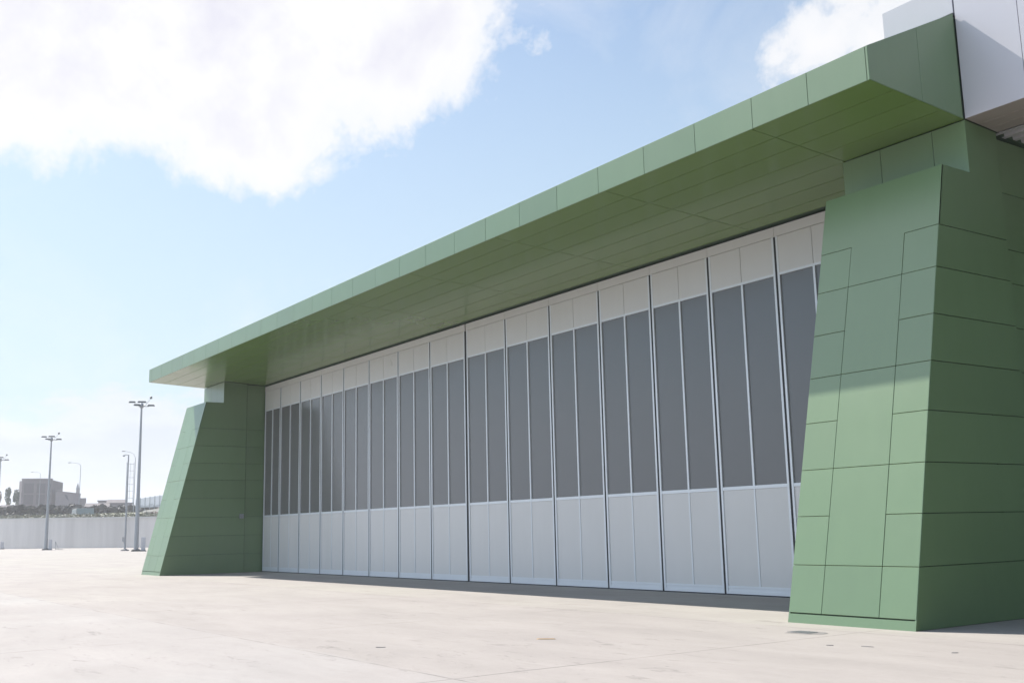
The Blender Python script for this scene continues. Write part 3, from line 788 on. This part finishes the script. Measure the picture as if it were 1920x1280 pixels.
# ================================================================== haze
HZ = 0.00048
if HZ > 0:
    hb = MB(); hb.box(-1510, 510, -510, 1410, -1.0, 60.0)
    hm_ = bpy.data.materials.new('haze'); hm_.use_nodes = True; nt = hm_.node_tree; nt.nodes.clear()
    out = nt.nodes.new('ShaderNodeOutputMaterial'); pv = nt.nodes.new('ShaderNodeVolumePrincipled')
    pv.inputs['Color'].default_value = (0.93, 0.95, 1.0, 1); pv.inputs['Density'].default_value = HZ
    pv.inputs['Anisotropy'].default_value = 0.3
    nt.links.new(pv.outputs[0], out.inputs['Volume'])
    hz = hb.build('haze', hm_); tag(hz, 'thin bright haze over the far bank', 'haze', kind='stuff')

# ================================================================== sun and sky
SX, SY = 0.95, 0.186
to_sun = Vector((-SX, -SY, 1.0)).normalized()
sun_el = math.asin(to_sun.z)
sd = bpy.data.lights.new('sun', 'SUN'); sd.energy = 5.0; sd.angle = R(0.5); sd.color = (1.0, 0.955, 0.89)
so_ = bpy.data.objects.new('sun', sd); COL.objects.link(so_); so_.location = (0, 0, 50)
so_.rotation_euler = to_sun.to_track_quat('Z', 'Y').to_euler()

w = bpy.data.worlds.new('World'); scene.world = w; w.use_nodes = True; nt = w.node_tree
bg = nt.nodes['Background']; BGS = 0.065; bg.inputs['Strength'].default_value = BGS
sky = nt.nodes.new('ShaderNodeTexSky'); sky.sky_type = 'NISHITA'; sky.sun_disc = False
sky.sun_elevation = sun_el
sky.sun_rotation = math.atan2(to_sun.x, to_sun.y)
sky.air_density = 1.0; sky.dust_density = 0.9; sky.ozone_density = 2.0; sky.altitude = 50
tc = nt.nodes.new('ShaderNodeTexCoord'); dirv = tc.outputs['Generated']
sep = nt.nodes.new('ShaderNodeSeparateXYZ'); nt.links.new(dirv, sep.inputs[0])
el = math_(nt, 'MULTIPLY', math_(nt, 'ARCSINE', sep.outputs[2]), 180/math.pi)
az = math_(nt, 'MULTIPLY', math_(nt, 'ARCTAN2', sep.outputs[0], sep.outputs[1]), 180/math.pi)
blobs = [(-75, 27.2, 19.5, 8.0), (-86, 22.5, 9, 4.3), (-69.6, 22.2, 5.6, 4.7), (-62.5, 25.0, 5.8, 4.2), (-60, 27.5, 4.8, 4.5),
         (-31.5, 24.2, 7.6, 2.6), (-31.5, 27.5, 5.5, 4.0), (-142, 34, 24, 15), (178, 36, 26, 16), (-180, 36, 26, 16), (140, 30, 18, 10), (-100, 55, 16, 8)]  # cloud blobs behind the viewpoint are added, to fill the shaded front
m_ = None
for a, e_, ra, re in blobs:
    u = math_(nt, 'MULTIPLY', math_(nt, 'SUBTRACT', az, a), 1/ra); v = math_(nt, 'MULTIPLY', math_(nt, 'SUBTRACT', el, e_), 1/re)
    r2 = math_(nt, 'SQRT', math_(nt, 'ADD', math_(nt, 'MULTIPLY', u, u), math_(nt, 'MULTIPLY', v, v)))
    k = math_(nt, 'MULTIPLY', math_(nt, 'SUBTRACT', 1.0, r2), min(re, 6.0))
    m_ = k if m_ is None else math_(nt, 'SMOOTH_MAX', m_, k, 0.8)
n1 = noise(nt, dirv, 9, 8, 0.62, 0.3); n2 = noise(nt, dirv, 30, 6, 0.6)
edge = math_(nt, 'ADD', math_(nt, 'MULTIPLY', math_(nt, 'SUBTRACT', n1, 0.5), 7.5), math_(nt, 'MULTIPLY', math_(nt, 'SUBTRACT', n2, 0.5), 2.3))
mm = math_(nt, 'ADD', m_, edge)
cov = ramp(nt, math_(nt, 'MULTIPLY_ADD', mm, 0.2, 0.5, clamp=True), [(0.40, 0.0), (0.50, 0.38), (0.62, 0.88), (0.80, 1.0)])
# low, soft clouds near the horizon and faint veils elsewhere
lowv = mapping(nt, dirv, (5, 5, 22)); nl = noise(nt, lowv, 1.0, 6, 0.6)
lowm = math_(nt, 'MULTIPLY', ramp(nt, nl, [(0.50, 0.0), (0.68, 0.35)]), ramp(nt, math_(nt, 'MULTIPLY', el, 1/14, clamp=True), [(0.0, 0.8), (0.45, 1.0), (0.62, 0.0)]))
veil = math_(nt, 'MULTIPLY', ramp(nt, noise(nt, dirv, 5, 7, 0.65, 0.5), [(0.52, 0.0), (0.78, 0.3)]), 1.0)
tot = math_(nt, 'MAXIMUM', math_(nt, 'MAXIMUM', cov, lowm), veil)
K = 1/BGS/2**0.75/0.62
cs = noise(nt, dirv, 6.5, 7, 0.6)
rim = ramp(nt, math_(nt, 'MULTIPLY', mm, 0.25, clamp=True), [(0.0, 1.0), (0.45, 0.9), (1.0, 0.0)])
lum = math_(nt, 'MAXIMUM', ramp(nt, cs, [(0.44, 0.0), (0.60, 1.0)]), rim)
ccol = mixc(nt, lum, (0.79*K*0.62, 0.785*K*0.62, 0.88*K*0.62), (0.945*K*0.62, 0.945*K*0.62, 0.955*K*0.62))
# whitish air low in the sky
hz_ = ramp(nt, math_(nt, 'MULTIPLY', el, 1/45, clamp=True), [(0.0, 0.97), (0.13, 0.88), (0.3, 0.68), (0.6, 0.28), (1.0, 0.0)])
skyt = mixc(nt, 1.0, sky.outputs[0], (1.16, 1.26, 1.36), 'MULTIPLY')
skyc = mixc(nt, hz_, skyt, (0.385*K, 0.478*K, 0.520*K))
eb_ = math_(nt, 'MULTIPLY', math_(nt, 'MULTIPLY_ADD', math_(nt, 'SUBTRACT', noise(nt, mapping(nt, dirv, (1, 1, 3)), 9, 7, 0.6), 0.5), 9.0, el), 1/12, clamp=True)
bank = ramp(nt, eb_, [(0.0, 0.9), (0.42, 0.85), (0.58, 0.0)])
top_ = ramp(nt, eb_, [(0.36, 0.0), (0.50, 0.8), (0.60, 0.0)])
skyc = mixc(nt, bank, skyc, (0.43*K, 0.455*K, 0.50*K))
skyc = mixc(nt, top_, skyc, (0.50*K, 0.52*K, 0.545*K))
fin = mixc(nt, tot, skyc, ccol)
# sky opposite the hangar front brightened and blue-tinted as added fill light
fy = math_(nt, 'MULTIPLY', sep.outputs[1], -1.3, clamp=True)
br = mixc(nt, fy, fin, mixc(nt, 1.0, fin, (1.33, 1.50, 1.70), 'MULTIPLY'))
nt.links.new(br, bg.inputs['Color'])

# ================================================================== camera
F, PIT, ROL, YAW = 1996.436, 0.1747, 0.0222, 0.9599
fw0 = Vector((-math.sin(YAW), math.cos(YAW), 0)); rt0 = Vector((math.cos(YAW), math.sin(YAW), 0))
fw = fw0*math.cos(PIT) + Vector((0,0,1))*math.sin(PIT); up0 = -fw0*math.sin(PIT) + Vector((0,0,1))*math.cos(PIT)
rt = rt0*math.cos(ROL) - up0*math.sin(ROL); up = rt0*math.sin(ROL) + up0*math.cos(ROL)
cd = bpy.data.cameras.new('camera'); cd.sensor_width = 36; cd.lens = F/1920*36; cd.clip_end = 6000; cd.clip_start = 0.05
co = bpy.data.objects.new('camera', cd); COL.objects.link(co)
M = Matrix((rt, up, -fw)).transposed().to_4x4(); M.translation = Vector((0, 0, 1.6)); co.matrix_world = M
scene.camera = co

# ================================================================== render settings
scene.render.engine = 'CYCLES'
vs = scene.view_settings; vs.view_transform = 'Standard'; vs.look = 'None'; vs.exposure = 0.80; vs.gamma = 1.0
scene.cycles.caustics_reflective = False; scene.cycles.caustics_refractive = False; scene.cycles.max_bounces = 8; scene.cycles.diffuse_bounces = 4; scene.cycles.volume_bounces = 0
